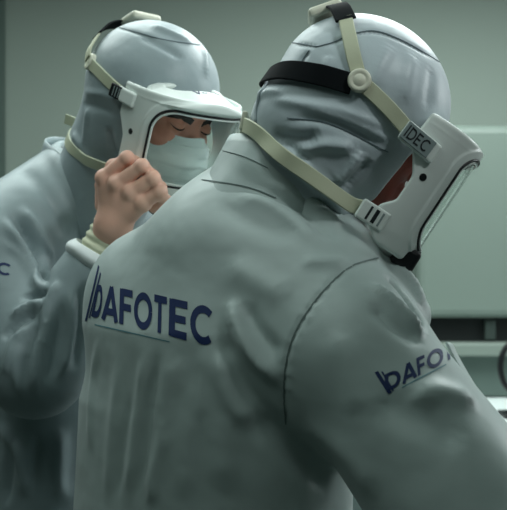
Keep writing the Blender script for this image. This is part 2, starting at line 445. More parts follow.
def shell_sdf(p):
    x, y, z = p[:, 0]-CX, p[:, 1], p[:, 2]
    phi = np.arctan2(y, x); r = np.hypot(x, y); s = zscale(z)
    dr = r-rad(phi)*s
    a = phi*.105
    # wall of the mask
    wall = np.maximum(dr-.002, -(dr+.005))
    rear = REAR(z)-RSH-p[:, 0]
    wall = smax(wall, rear, .004)
    wall = smax(wall, np.maximum(z-.030, -.145-z), .006)
    wall = np.maximum(wall, -rrect(a, z))
    # raised rim round the window
    rr_ = rrect(a, z)
    rim = np.maximum(np.abs(dr-.000)-.0038, np.abs(rr_-.006)-.0055)
    wall = smin(wall, rim, .004)
    # brow and peak
    e = dr-(.002+PEAK*np.clip((p[:, 0]-.11)/.06, 0, 1))
    top = z-(BTOP-.23*np.maximum(p[:, 0]-.108, 0)-SDROP*y*y)
    br = smax(e, np.maximum(top, .017-z), .006)
    br = smax(br, .096-p[:, 0], .006)
    br = smax(br, -(dr+.035), .006)
    wall = smin(wall, br, .004)
    # roll along the back of the brow
    roll = np.hypot(p[:, 0]-(.112-2.0*y*y), z-(BTOP-.010-3.2*y*y))-.0065
    roll = np.maximum(roll, np.abs(y)-.07)
    wall = smin(wall, roll, .005)
    # small vent hole each side
    hole = np.hypot(p[:, 0]-HOLE[0], z-HOLE[1])-.0048
    hole = np.maximum(hole, -(dr+.0035))
    return wall
def on_shell(a, z, off=0):
    phi = a/.105; r = rad(phi)*zscale(z)+off
    return np.array([CX+r*math.cos(phi), r*math.sin(phi), z])
def make_respirator(c, Rm, S, label, parts, dark=False):
    root = empty('respirator', tuple(c)); tag(root, label, 'respirator')
    root['group'] = 'full face respirators'
    def w(p): return c+Rm@np.asarray(p, float)
    V, F = mesh_sdf(shell_sdf, (.07, -.12, -.17), (.21, .12, .075), .0017)
    sh = mesh_obj('shell', c+V@Rm.T, F, 'shell'); adopt(sh, root); SS = Surf(c+V@Rm.T, F)
    # lens
    na, nz = 40, 40; V, F = [], []
    for layer in (0, -.0022):
        for i in range(na+1):
            for j in range(nz+1):
                a = -1+2*i/na; b = -1+2*j/nz
                u = a*math.sqrt(max(0, 1-.42*b*b*b*b*b*b)); v = b*math.sqrt(max(0, 1-.42*a**6))
                V.append(w(on_shell(u*(AW+.002), (Z0+Z1)/2+v*((Z1-Z0)/2+.002), .0015+layer)))
    k = (na+1)*(nz+1)
    for i in range(na):
        for j in range(nz):
            q = (i*(nz+1)+j, i*(nz+1)+j+1, (i+1)*(nz+1)+j+1, (i+1)*(nz+1)+j)
            F.append(q[::-1]); F.append(tuple(t+k for t in q))
    bd = [(i, 0) for i in range(na+1)]+[(na, j) for j in range(1, nz+1)]+[(i, nz) for i in range(na-1, -1, -1)]+[(0, j) for j in range(nz-1, 0, -1)]
    ids = [i*(nz+1)+j for i, j in bd]
    for i in range(len(ids)): a, b = ids[i], ids[(i+1) % len(ids)]; F.append((a, b, b+k, a+k))
    ln = mesh_obj('lens', V, F, 'lens'); adopt(ln, root)
    # gasket
    zc, hz = (Z0+Z1)/2, (Z1-Z0)/2; g = []
    for (sx, sz, a0) in ((1, 1, 0), (-1, 1, 90), (-1, -1, 180), (1, -1, 270)):
        for t in np.linspace(a0, a0+90, 10):
            g.append((sx*(AW-CR)+CR*math.cos(R(t)), zc+sz*(hz-CR)+CR*math.sin(R(t))))
    g.append(g[0]); g = resample_lin(np.array(g), .004)[:-1]
    gs = tube('gasket', [w(on_shell(a, z, .0042)) for a, z in g], .0019, 'rubber', None, closed=True); adopt(gs, root)
    g2 = resample_lin(np.array([(a*(1-.0035/AW), zc+(z-zc)*(1-.0035/hz)) for a, z in list(g)+[g[0]]]), .004)[:-1]
    adopt(tube('window_rim', [w(on_shell(a, z, .0030)) for a, z in g2], .0017, 'shell', None, closed=True), root)
    # chin valve
    cv = box('chin_valve', (-.016, -.016, -.015), (.016, .016, .015), 'rubber', None, .006, Rm, w((.163, -.043, -.138))); adopt(cv, root)
    # chin cup
    def cup(p):
        d = ell(p, (.135, 0, -.137), (.038, .05, .018)); return np.maximum(d, .12-p[:, 0])
    V, F = mesh_sdf(cup, (.07, -.08, -.17), (.19, .08, -.1), .003)
    adopt(mesh_obj('chin_cup', c+V@Rm.T, F, 'shell'), root)
    return root, w, sh, SS
def resample_lin(pts, step):
    L = np.r_[0, np.cumsum(np.linalg.norm(np.diff(pts, axis=0), axis=1))]
    s = np.linspace(0, L[-1], int(L[-1]/step)+1)
    return np.stack([np.interp(s, L, pts[:, k]) for k in range(pts.shape[1])], 1)
def strap(name, w, S, pts, wd, th, m, root, off=.0005, step=.006, lift=()):
    """band laid over the hood; runs of local points, pressed to the cloth from outside"""
    P_, N_ = [], []
    for q in resample(pts, step):
        l, n = S.near(w(q)); raw = w(q)
        if np.dot(raw-l, n) > .004: l = l*.35+raw*.65
        P_.append(l); N_.append(n)
    P_ = np.array(P_); N_ = np.array(N_)
    for _ in range(6): N_[1:-1] = (N_[:-2]+N_[1:-1]*2+N_[2:])/4; P_[1:-1] = (P_[:-2]+P_[1:-1]*2+P_[2:])/4
    N_ /= np.linalg.norm(N_, axis=1)[:, None]
    o = ribbon(name, P_+N_*off, N_, wd, th, m, None); adopt(o, root); return o, P_, N_
def disc(name, p, n, r, th, m, root, dome=.3):
    n = nrm(n); a = nrm(np.cross(n, [0.3, .2, 1])); b = np.cross(n, a); V, F = [], []
    prof = [(1, -1), (1, .6), (.93, .95), (.8, 1), (.62, 1), (.56, .88), (.5, 1), (.0, 1+dome*.3)]
    for rr_, h_ in prof:
        for i in range(28): q = 2*math.pi*i/28; V.append(p+(a*math.cos(q)+b*math.sin(q))*r*rr_+n*th*h_)
    for j in range(len(prof)-1):
        for i in range(28): F.append((j*28+i, j*28+(i+1) % 28, (j+1)*28+(i+1) % 28, (j+1)*28+i))
    o = mesh_obj(name, V, F, m); adopt(o, root); return o
def plate(name, p, t, n, L, W, T, m, root, bev=.003):
    """block at p: length along t, thickness along n"""
    t = nrm(t); n = nrm(np.asarray(n)-np.dot(n, t)*t); s = np.cross(n, t)
    o = box(name, (-L/2, -W/2, 0), (L/2, W/2, T), m, None, bev, np.stack([t, s, n], 1), p); adopt(o, root); return o, np.stack([t, s, n], 1)

def dress_respirator(root, w, S, SS, variant):
    Rw = lambda v: w(v)-w((0, 0, 0))
    for sd in (-1, 1):
        bk = variant == 'back'
        ox, oz = (-.018, .022) if bk else (.008, -.001)
        disc_l = (-.011+ox, sd*.107, .013+oz)
        dl, dn = S.near(w(disc_l))
        # temple strap: buckle on the brow to the disc
        _, Pp, Nn = strap('temple_strap', w, S, ([(-.028, sd*.107, .035), (.01, sd*.106, .026), (.045, sd*.103, .016), (.075, sd*.096, .008)] if bk else [(-.010, sd*.106, .013), (.03, sd*.106, .006), (.07, sd*.100, -.004), (.094, sd*.093, -.011)]), .019, .0028, 'strap', root)
        disc('pivot_disc', dl+dn*.002, dn, .0145, .006, 'pad', root)
        # crown strap, disc to top
        strap('crown_strap', w, S, [(-.013+ox, sd*.107, .016+oz), (-.032+ox*.7, sd*.104, .036+oz*.7), (-.050, sd*.092, .062), (-.064, sd*.078, .078)], .018, .0028, 'strap', root)
        strap('crown_band', w, S, [(-.060, sd*.082, .074), (-.082, sd*.052, .094), (-.094, sd*.004, .100)], .026, .0034, 'band', root)
        # buckle plate
        t = Rw((1, -sd*-.25*-1, -.10)); n = Rw((.25, sd, .05))
        pb = w((.083, sd*.0935, .007) if bk else (.098, sd*.0930, -.012))
        if variant == 'front':
            bl, fr = plate('buckle', pb, t, n, .054, .027, .007, 'shell', root, .006)
            pl, fr = plate('label_plate', pb+fr[:, 2]*.0065-fr[:, 0]*.005, t, n, .044, .0235, .002, 'greyplate', root, .001)
            if sd < 0:
                fm = lambda u, v, p0=pb, fr=fr: (p0+fr[:, 2]*.0085+fr[:, 0]*(-.024+u*.036)+fr[:, 1]*(-.0080+v*.016), fr[:, 2])
                o = word('lettering', None, 'IDEC', fm, 'dark', None, off=.0004, tk=.14)
                if o: adopt(o, root)
        else:
            bl, fr = plate('buckle', pb, t, n, .040, .024, .008, 'shell', root, .004)
            pl, fr = plate('clasp', pb-fr[:, 0]*.022+fr[:, 2]*.001, t, n, .026, .022, .007, 'rubber', root, .002)
            for i in (-1, 0, 1): plate('clasp_bar', pb-fr[:, 0]*(.020+i*.006)+fr[:, 2]*.0075, fr[:, 1], n, .016, .002, .0012, 'greyplate', root, .0005)
        # lower strap with slotted buckle
        _, Pp, Nn = strap('neck_strap', w, S, [(.095, sd*.088, -.117), (.06, sd*.094, -.118), (.01, sd*.098, -.117), (-.05, sd*.088, -.111), (-.088, sd*.060, -.103), (-.108, sd*.026, -.101), (-.112, sd*.002, -.101)], .0195, .0028, 'strap', root)
        pb = w((.097, sd*.086, -.117)); t = Rw((1, -sd*.15, 0.0)); n = Rw((.12, sd, -.02))
        bl, fr = plate('buckle', pb, t, n, .040, .026, .006, 'shell', root)
        for i, wd in ((-.006, .003), (.003, .005), (.011, .0025)):
            plate('buckle_slot', pb+fr[:, 0]*i+fr[:, 2]*.0055, fr[:, 1], n, .018, wd, .0012, 'dark' if wd > .0026 else 'greyplate', root, .0004)
        # hole liner
        hl, hn = SS.near(w((HOLE[0], sd*.095, HOLE[1])))
        disc('vent_plug', hl, hn, .0048, .0008, 'rubber', root, 0)
    pt, pn = S.near(w((-.085, 0, .14) if variant == 'back' else (-.122, 0, .108)))
    plate('crown_pad', pt+pn*.003, Rw((0, 1, 0)), pn, .060, .046, .014, 'pad', root, .006)
    nb, nn = S.near(w((-.13, 0, -.102)))
    plate('nape_clip', nb+nn*.002, Rw((0, 1, 0)), nn, .05, .026, .008, 'pad', root, .003)
    if variant == 'back': plate('strap_tail', w((-.128, -.052, -.086)), Rw((-1, -.35, 0)), Rw((.35, -1, 0)), .034, .018, .003, 'strap', root, .001)

# ------------------------------------------------------------------ coats
def torso_sdf(p, zs, cx, cy, a, b, f):
    """stacked ovals; a across the body, b front to back"""
    z = p[:, 2]; r = np.array([f[1], -f[0]])
    X = p[:, 0]-np.interp(z, zs, cx); Y = p[:, 1]-np.interp(z, zs, cy)
    A = np.interp(z, zs, a); Bb = np.interp(z, zs, b)
    u = X*r[0]+Y*r[1]; v = X*f[0]+Y*f[1]
    k = (np.abs(u/A)**2.4+np.abs(v/Bb)**2.4)**(1/2.4)
    d = (k-1)*np.minimum(A, Bb)*.95
    return smax(d, np.maximum(zs[0]-z, z-zs[-1]), .06)
def smooth_noise(V, scale, amp, N, seed):
    r = np.random.default_rng(seed); s = np.zeros(len(V))
    for _ in range(14):
        k = r.normal(size=3)*scale*np.array([1.0, 1.0, .35]); s += np.sin(V@k+r.uniform(0, 6.3))*r.uniform(.4, 1)
    V += N*(s*amp/4)[:, None]
def collar(name, c, axis, fdir, ra, rb, h, m, parent, flare=1.08, th=.003, snap=None):
    axis = nrm(axis); f = nrm(np.asarray(fdir)-np.dot(fdir, axis)*axis); r = np.cross(f, axis); V, F = [], []
    n = 72; rows = 9
    for layer in (0, 1):
        for j in range(rows):
            t = j/(rows-1)
            for i in range(n):
                q = 2*math.pi*i/n; k = (1+(flare-1)*(1-t))*(1-layer*th/ra)
                wv = 1+.012*math.sin(5*q+2*t)+.008*math.sin(9*q+1)
                hh = h*(1-.25*max(0, math.cos(q)))
                V.append(c+f*(math.cos(q)*rb*k*wv)+r*(math.sin(q)*ra*k*wv)+axis*(hh*t-.050*(1-t)))
    if snap is not None:
        V = np.array(V).reshape(2, rows, n, 3)
        for i in range(n):
            l_, n_ = snap.near(V[0, 0, i])
            if np.dot(V[0, 0, i]-l_, n_) > -.003:
                dlt = l_-n_*.003-V[0, 0, i]
                for j in range(rows): V[:, j, i] += dlt*max(0, 1-j/(rows-1))
        V = V.reshape(-1, 3)
    def id_(l, j, i): return l*rows*n+j*n+i % n
    for i in range(n):
        for j in range(rows-1):
            F.append((id_(0, j, i), id_(0, j, i+1), id_(0, j+1, i+1), id_(0, j+1, i))[::-1])
            F.append((id_(1, j, i), id_(1, j, i+1), id_(1, j+1, i+1), id_(1, j+1, i)))
        F.append((id_(0, rows-1, i), id_(0, rows-1, i+1), id_(1, rows-1, i+1), id_(1, rows-1, i))[::-1])
    o = mesh_obj(name, V, F, m, parent)
    return o, (lambda q, t: c+f*(math.cos(q)*rb*(1+(flare-1)*(1-t))*1.006)+r*(math.sin(q)*ra*(1+(flare-1)*(1-t))*1.006)+axis*h*(1-.25*max(0, math.cos(q)))*t)
def finger(p, js, rs, k=.004):
    d = None
    for i in range(len(js)-1):
        c_ = cone(p, js[i], js[i+1], rs[i], rs[i+1]); d = c_ if d is None else smin(d, c_, k)
    return d
def hand_sdf(joints, wrist, fore, rw):
    """joints: list of finger chains (first four fingers, then thumb), world points"""
    def f(p):
        pal = None
        for ch in joints[:4]:
            c_ = cone(p, wrist, ch[0], .021, .0125); pal = c_ if pal is None else smin(pal, c_, .012)
        th = finger(p, joints[4], [.015, .0125, .011, .009]); pal = smin(pal, th, .012)
        pal = smin(pal, cone(p, wrist, fore, .026, rw), .02)
        d = pal
        for ch in joints[:4]:
            fg = finger(p, ch, [.0118, .0108, .0096, .0085])
            for kn in ch[1:3]: fg = smin(fg, cone(p, kn, np.asarray(kn)+1e-4, .0112, .0112), .003)
            d = smin(d, fg, .0045)
            d = smin(d, cone(p, ch[0], np.asarray(ch[0])+1e-4, .0132, .0132), .006)
        return d
    pts = np.array([q for ch in joints for q in ch]+[wrist, fore])
    return mesh_sdf(f, pts.min(0)-.04, pts.max(0)+.04, .0017)
def mini_hand(wr, fw, side):
    """relaxed hand at wrist wr pointing along fw"""
    fw = nrm(fw); s = nrm(side); dn = nrm(np.cross(fw, s)); wr = np.asarray(wr)
    if dn[2] > 0: dn = -dn
    ch = []
    for i, (o, L) in enumerate(((.032, .9), (.010, 1.0), (-.011, .94), (-.031, .76))):
        m0 = wr+fw*.088+s*o; ch.append([m0, m0+fw*.040*L+dn*.010, m0+fw*.062*L+dn*.028, m0+fw*.070*L+dn*.050])
    b = wr+fw*.02+s*.022+dn*.008
    ch.append([b, b+fw*.035+s*.022+dn*.012, b+fw*.065+s*.028+dn*.022, b+fw*.088+s*.022+dn*.030])
    return ch
def legs_parts(root, hips, shift, fdir):
    for sd in (-1, 1):
        r = np.array([fdir[1], -fdir[0], 0])*.1*sd
        a = np.array(hips)+r; b = np.array([a[0]+shift[0], a[1]+shift[1], .07])
        def f(p, a=a, b=b): return cone(p, a, b, .095, .072)
        V, F = mesh_sdf(f, np.minimum(a, b)-.12, np.maximum(a, b)+.12, .012)
        V[:, 2] = np.maximum(V[:, 2], .06)
        mesh_obj('trouser_leg', V, F, 'trouser', root)
        fd = np.array([fdir[0], fdir[1], 0])
        def g(p, b=b): 
            d = smin(cone(p, b-fd*.03+[0, 0, -.02], b+fd*.13+[0, 0, -.035], .047, .04), cone(p, b, b+np.array([0, 0, .02]), .048, .05), .02)
            return smax(d, .002-p[:, 2], .004)
        V, F = mesh_sdf(g, b-.2, b+.2, .007); mesh_obj('shoe', V, F, 'shoe', root)

# ------------------------------------------------------------------ face details
def face_parts(root, c, Rm, S):
    def w(p): return c+Rm@np.asarray(p, float)
    for sd in (-1, 1):
        ec = np.array([SH+.0755, sd*.032, -.003]); 
        def patch(name, r, e0, e1, m, a0=-80, a1=80, ne=14, na=22):
            V, F = [], []
            for i in range(ne+1):
                for j in range(na+1):
                    az = R(a0+(a1-a0)*j/na); bow = math.cos(az)
                    lo_ = e0(bow) if callable(e0) else e0; hi_ = e1(bow) if callable(e1) else e1
                    el = R(lo_+(hi_-lo_)*i/ne)
                    V.append(w(ec+r*np.array([math.cos(el)*math.cos(az), math.cos(el)*math.sin(az), math.sin(el)])))
            for i in range(ne):
                for j in range(na):
                    q = i*(na+1)+j; F.append((q, q+1, q+na+2, q+na+1))
            return mesh_obj(name, V, F, m, root)
        ec = np.array([SH+.0765, sd*.032, -.004])
        def el_(az, up=0): return R(-40*math.cos(R(az))**.7+14+up)
        def onl(az, up, k=1.): e = el_(az, up); return w(ec+k*np.array([.0134*math.cos(e)*math.cos(R(az)), .0149*math.cos(e)*math.sin(R(az)), .0129*math.sin(e)]))
        V, F = [], []
        for i in range(4):
            for az in np.linspace(-72, 72, 19): V.append(onl(az, -3.0*i*math.cos(R(az*1.2)), 1.0+.004*(i in (1, 2))))
        for i in range(3):
            for j in range(18): q = i*19+j; F.append((q, q+19, q+20, q+1))
        mesh_obj('eyeball', V, F, 'iris', root)
        tube('eyelashes', [onl(az, 2, 1.03) for az in np.linspace(-82, 82, 17)], [.0004, .0010, .0010, .0004], 'hair', root, seg=6)
        tube('eyelid_fold', [onl(az, 40, 1.005) for az in np.linspace(-62, 62, 15)], [.0002, .0006, .0006, .0002], 'skinlid', root, seg=6)
        def hit(y, z):
            l, n, k_, d_ = S.bvh.ray_cast(Vector(w((.2, sd*y, z))), Vector(-nrm(Rm[:, 0]))); return np.array(l), np.array(n)
        pts = [hit(y, z) for y, z in ((.012, .006), (.021, .0090), (.033, .0120), (.045, .0115), (.055, .007))]
        Pn = resample([q[0] for q in pts], .003); Nn = np.array([S.near(q)[1] for q in Pn])
        Pn = np.array([S.near(q)[0] for q in Pn])
        ribbon('eyebrow', Pn, Nn, .0120, .0018, 'hair', root, wfun=lambda t: .55+1.0*math.sin(math.pi*min(1, t*.75+.2))*.6)
M['skinlid'] = mat('eyelid_skin', (178, 122, 100), .5, sss=.1)
def surgical_mask(root, c, Rm):
    def w(p): return c+Rm@np.asarray(p, float)
    V, F = [], []; ns, nt = 44, 44
    for layer in (0, .0012):
        for j in range(nt+1):
            t = j/nt; z = -.019-.112*t
            xf = SH+np.interp(t, [0, .10, .35, .7, .9, 1], [.104, .119, .123, .114, .098, .078])
            hw = np.interp(t, [0, .3, .8, 1], [.062, .066, .060, .050])
            for i in range(ns+1):
                s = -1+2*i/ns; k = abs(s)
                x = xf-.075*k**2.2-.010*math.exp(-(s/.15)**2)*(0 if t > .15 else 0)
                if t < .25: x += .004*math.exp(-(s/.18)**2)
                zz = z+.005*math.exp(-(s/.25)**2)*(1-t)-(.004*k*k)
                pl = .0016*(((t*5.2+.12*s) % 1)-.5)*(1-k**4)*(1 if .08 < t < .85 else .2)
                wr = .0012*math.sin(9*s+14*t)*math.sin(5*t+2*s)
                V.append(w((x-layer+pl+wr, s*hw, zz)))
    k = (ns+1)*(nt+1)
    for j in range(nt):
        for i in range(ns):
            q = (j*(ns+1)+i, j*(ns+1)+i+1, (j+1)*(ns+1)+i+1, (j+1)*(ns+1)+i)
            F.append(q[::-1]); F.append(tuple(a+k for a in q))
    o = mesh_obj('face_mask', V, F, 'mask', root); o['label'] = 'pale pleated surgical mask'
    def row(t): j = int(t*nt); return np.array([V[j*(ns+1)+i] for i in range(ns+1)])
    f = Rm[:, 0]
    for t in (.02, .10, .985):
        pts = row(t)+f*.0008; tube('hem', pts, .0009, 'mask', o, seg=6)
    return o

def cut_ring(name, c, ax, r, h, m, parent, ribs=0, amp=.0015, oval=1., roll=0., seed=1, rows=26, n=64, lump=0):
    """open sleeve end: a cuff round an axis with thickness"""
    ax = nrm(ax); s = nrm(np.cross(ax, [0, 1, .2])); u = np.cross(ax, s); V, F = [], []
    prof = []
    for j in range(rows+1):
        t = j/rows; rr_ = r+amp*math.sin(2*math.pi*ribs*t)+roll*math.sin(math.pi*t); prof.append((rr_, h*t))
    prof += [(r-.004, h), (r-.005, 0)]
    for rr_, hh in prof:
        for i in range(n):
            q = 2*math.pi*i/n; k = 1+lump*(math.sin(3*q+seed+hh*30)+.6*math.sin(5*q+2*seed-hh*50))
            V.append(c+ax*hh+(s*math.cos(q)*oval+u*math.sin(q))*rr_*k)
    m_ = len(prof)
    for j in range(m_):
        for i in range(n): F.append((j*n+i, j*n+(i+1) % n, ((j+1) % m_)*n+(i+1) % n, ((j+1) % m_)*n+i))
    return mesh_obj(name, V, F, m, parent)

# ------------------------------------------------------------------ front worker (seen from behind)
f1 = nrm([.75, .66, 0]); l1 = nrm([-.66, .75, 0])
H1 = P(352, 105, 1.2); Rm1 = frame((.85, -.05, -.53)); NB1 = P(294, 222, 1.24)
S1R, E1R = P(352, 352, 1.11), P(520, 585, .99); W1R = np.array([.50, 1.10, 1.0])
S1L, E1L = P(156, 298, 1.33), np.array([.02, 1.50, 1.10]); W1L = np.array([.27, 1.50, 1.02])
zs1 = np.array([.42, .75, .95, 1.1, 1.22, 1.33, 1.43])
def coat1(p, s=0.):
    d = torso_sdf(p, zs1, [-.075, -.07, -.0675, -.066, -.06, -.04, -.0], [1.28]*5+[1.265, 1.255],
                  [.29, .25, .232, .226, .222, .20, .15], [.21, .175, .16, .152, .155, .148, .11], f1)
    if s: d = d+s
    d = smin(d, cone(p, P(283, 225, 1.25), S1R, .088-s, .090-s), .07)
    d = smin(d, cone(p, P(268, 235, 1.27), S1L, .094-s, .098-s), .07)
    d = smin(d, cone(p, P(240, 265, 1.25), P(225, 330, 1.27), .125-s, .14-s), .06)
    return d
def sleeve(p, a, b, c, r0, r1, r2):
    return smin(cone(p, a, b, r0, r1), cone(p, b, c, r1, r2), .03)
def coat1f(p):
    d = smin(coat1(p), sleeve(p, S1R, E1R, W1R, .093, .104, .062), .028)
    d = smin(d, sleeve(p, S1L, E1L, W1L, .092, .075, .058), .03)
    d = smin(d, cone(p, P(386, 290, 1.17), P(404, 316, 1.15), .040, .037), .014)
    # hollow for the neck
    ax = nrm([.42, .2, .86]); q = p-P(290, 205, 1.235)
    return smax(d, -(np.maximum(np.linalg.norm(q-(q@ax)[:, None]*ax, axis=1)-.066, -.0-(q@ax))), .01)
V, F = mesh_sdf(coat1f, (-.42, .84, .40), (.60, 1.78, 1.60), .0055)
S0 = Surf(V, F); N = vnormals(V, F)
smooth_noise(V, 11, .0035, N, 5)
for pts, amp, wd in [
    # vertical drape below the lettering
    ([(120, 352), (112, 425), (106, 508)], .003, .014), ([(146, 338), (140, 400), (126, 508)], .004, .011),
    ([(176, 350), (166, 400), (160, 440)], .004, .018), ([(168, 420), (156, 470), (150, 508)], .005, .013), ([(200, 372), (188, 440), (182, 508)], .003, .020),
    ([(132, 385), (122, 450), (116, 508)], -.003, .009), ([(160, 345), (152, 400), (138, 508)], -.004, .010),
    ([(98, 335), (90, 400), (90, 460)], .003, .012), ([(225, 330), (222, 420), (225, 505)], .005, .02), ([(206, 340), (204, 380), (202, 430)], .003, .010),
    # diagonal pull from shoulder blade to armpit
    ([(230, 296), (240, 332), (258, 360), (284, 384)], .012, .0105), ([(222, 325), (236, 372), (262, 410), (282, 428)], -.008, .013),
    ([(244, 300), (258, 330), (284, 358)], -.006, .010),
    ([(216, 350), (232, 400), (252, 430)], .006, .012),
    ([(246, 410), (285, 440), (330, 490)], -.012, .016),
    # upper back and round the collar
    ([(232, 196), (268, 206), (300, 228), (322, 252)], .006, .010), ([(250, 186), (286, 198), (316, 224), (340, 246)], -.007, .008),
    ([(262, 178), (296, 190), (326, 216), (350, 236)], .008, .008), ([(215, 200), (250, 222), (300, 240)], -.004, .014),
    ([(300, 262), (330, 262), (352, 262)], .004, .010), ([(225, 262), (262, 285), (290, 300)], .004, .018),
    # shoulder front lobes
    ([(384, 272), (400, 288), (416, 310), (428, 334)], -.012, .007), ([(366, 282), (388, 298), (408, 318), (426, 338)], .010, .008),
    ([(368, 300), (395, 325), (425, 345)], -.006, .010), ([(392, 262), (412, 282), (426, 310)], .008, .009),
    # sleeve
    ([(405, 400), (440, 392), (478, 402)], .007, .016), ([(300, 420), (340, 450), (380, 500)], .004, .02),
    ([(370, 400), (420, 420), (470, 445)], -.005, .02), ([(330, 330), (350, 370), (360, 420)], .004, .02),
]:
    fold(V, N, pxpath(S0, pts)[0], amp*1.25, wd*.9)
seam_arm = [(286, 424), (284, 395), (286, 365), (294, 335), (310, 308), (330, 284), (352, 266), (378, 258)]
sp, sn = pxpath(S0, seam_arm, 2)
fold(V, N, sp, -.0035, .0035, ends=.03)
for i in range(10):   # puckers along the armhole seam
    k = int((i+2.5)/14*len(sp)); a = sp[k]; t = sp[min(k+4, len(sp)-1)]-sp[max(k-4, 0)]; s_ = nrm(np.cross(t, sn[k]))
    fold(V, N, np.array([a-s_*.012, a+s_*.014]), .0016, .0035)
yoke = [(203, 182), (222, 183), (243, 186), (262, 192), (280, 200)]
SC1 = None
person1 = None
# body
neckc = NB1
head1 = make_head(H1, Rm1, NB1, 'skin1', .003)
def body1(p):
    d = coat1(p, .03)
    d = smin(d, sleeve(p, S1R, E1R, W1R, .052, .045, .028), .02); d = smin(d, sleeve(p, S1L, E1L, W1L, .052, .045, .028), .02)
    d = smax(d, .80-p[:, 2], .03)
    for sd in (-1, 1):
        a = np.array([-.068, 1.28, .86])-l1*.1*sd; b = a*[1, 1, 0]+[0, 0, .1]; d = smin(d, cone(p, a, b, .085, .045), .03)
    return smin(d, cone(p, NB1, P(270, 250, 1.27), .055, .09), .03)
bd1 = mesh_sdf(body1, (-.40, .88, .03), (.56, 1.74, 1.60), .01)
hR = hand_sdf(mini_hand(W1R, [.75, .55, -.1], [-.5, .8, 0]), W1R, W1R-nrm(W1R-E1R)*.06, .026)
hL = hand_sdf(mini_hand(W1L, [.95, .1, -.1], [0, -1, 0]), W1L, W1L-nrm(W1L-E1L)*.06, .026)
Vb, Fb = join_arrays([head1, bd1, hR, hL])
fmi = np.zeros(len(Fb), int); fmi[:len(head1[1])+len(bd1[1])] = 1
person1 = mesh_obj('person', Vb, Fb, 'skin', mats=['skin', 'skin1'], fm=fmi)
tag(person1, 'person seen from behind, hooded, in a pale coat lettered across the back', 'person', 'two workers in coats and hoods')
coat_1 = mesh_obj('coat', V, F, 'coat', person1); SC1 = Surf(V, F)
coat_1['label'] = 'pale grey green coat with dark blue lettering across the back'
def seam_on(S, pts, m, parent, r=.0009, name='seam', step=3, off=.0002, wd=None):
    p, n = pxpath(S, pts, step)
    if len(p) > 3:
        off += .0006
        for _ in range(2): p[1:-1] = (p[:-2]+p[1:-1]*2+p[2:])/4
        return ribbon(name, p, n, wd or r*2, .0007, m, parent, off=off-.0002)
seam_on(SC1, seam_arm, 'seam', coat_1, .0009)
# lettering on the back: each mark keeps its place and slant on the cloth
def mapper(S, us, xs, bs, ts, slant):
    def g(u, v):
        x = np.interp(u, us, xs); b = np.interp(u, us, bs); t = np.interp(u, us, ts)
        s_ = np.interp(u, *slant) if isinstance(slant, tuple) else slant
        return S.ray(x+s_*v, b+(t-b)*v)
    return g
word('lettering', SC1, 'DAFOTEC', mapper(SC1, [0, .14, .29, .40, .575, .70, .82, 1.02], [91.5, 101, 118, 132, 151, 164, 186, 217], [316, 319, 323, 327, 331, 334, 340, 348], [285, 286, 288, 291, 294, 297, 302, 309], ([0, .14, .3], [7, 3, 1])), 'navy', coat_1, tk=.2)
def lines_on(name, S, quads, m, parent):
    V_, F_ = [], []
    for q in quads:
        o = len(V_); n = 10
        (a, b, c_, d_) = [np.array(k, float) for k in q]; ok = True; tmp = []
        for i in range(n+1):
            for (s, e) in ((a, b), (d_, c_)):
                l, nn = S.ray(*(s+(e-s)*i/n))
                if l is None: ok = False; break
                tmp.append(l+nn*.0007)
            if not ok: break
        if not ok: continue
        V_ += tmp
        for i in range(n): F_.append((o+2*i, o+2*i+2, o+2*i+3, o+2*i+1))
    return mesh_obj(name, V_, F_, m, parent)
lines_on('lettering_strokes', SC1, [((85.2, 321), (98.5, 265), (99.8, 267), (87.2, 321)), ((89, 318), (100.4, 272), (101.4, 274), (90.2, 318))], 'navy', coat_1)
lines_on('underline', SC1, [((95, 324), (170, 341.3), (170, 342.4), (95, 325.2))], 'teal', coat_1)
word('sleeve_lettering', SC1, 'DAFOTEC', mapper(SC1, [0, .14, .29, .40, .575, .70, .85, 1.0], [386, 402, 417, 426, 443, 452, 462, 470], [391, 385, 377, 372, 364, 358, 352, 346], [375, 368, 359, 355, 346, 338, 333, 328], -2), 'navy', coat_1, tk=.2)
lines_on('sleeve_lettering_strokes', SC1, [((388, 394), (374.5, 372.5), (378, 371), (392, 392.5)), ((392.5, 391.5), (381, 372), (382.6, 371.2), (394, 390.5))], 'navy', coat_1)
lines_on('underline', SC1, [((402, 387), (446, 364), (446, 365.2), (402, 388.4))], 'teal', coat_1)
tb = np.array([P(448, 344, 1.09), P(456, 360, 1.08), P(465, 376, 1.07), P(475, 392, 1.06)])
ribbon('sleeve_tab', resample(tb, .006), np.tile(nrm([.75, -.35, .55]), (len(resample(tb, .006)), 1)), .020, .003, 'coat', coat_1)
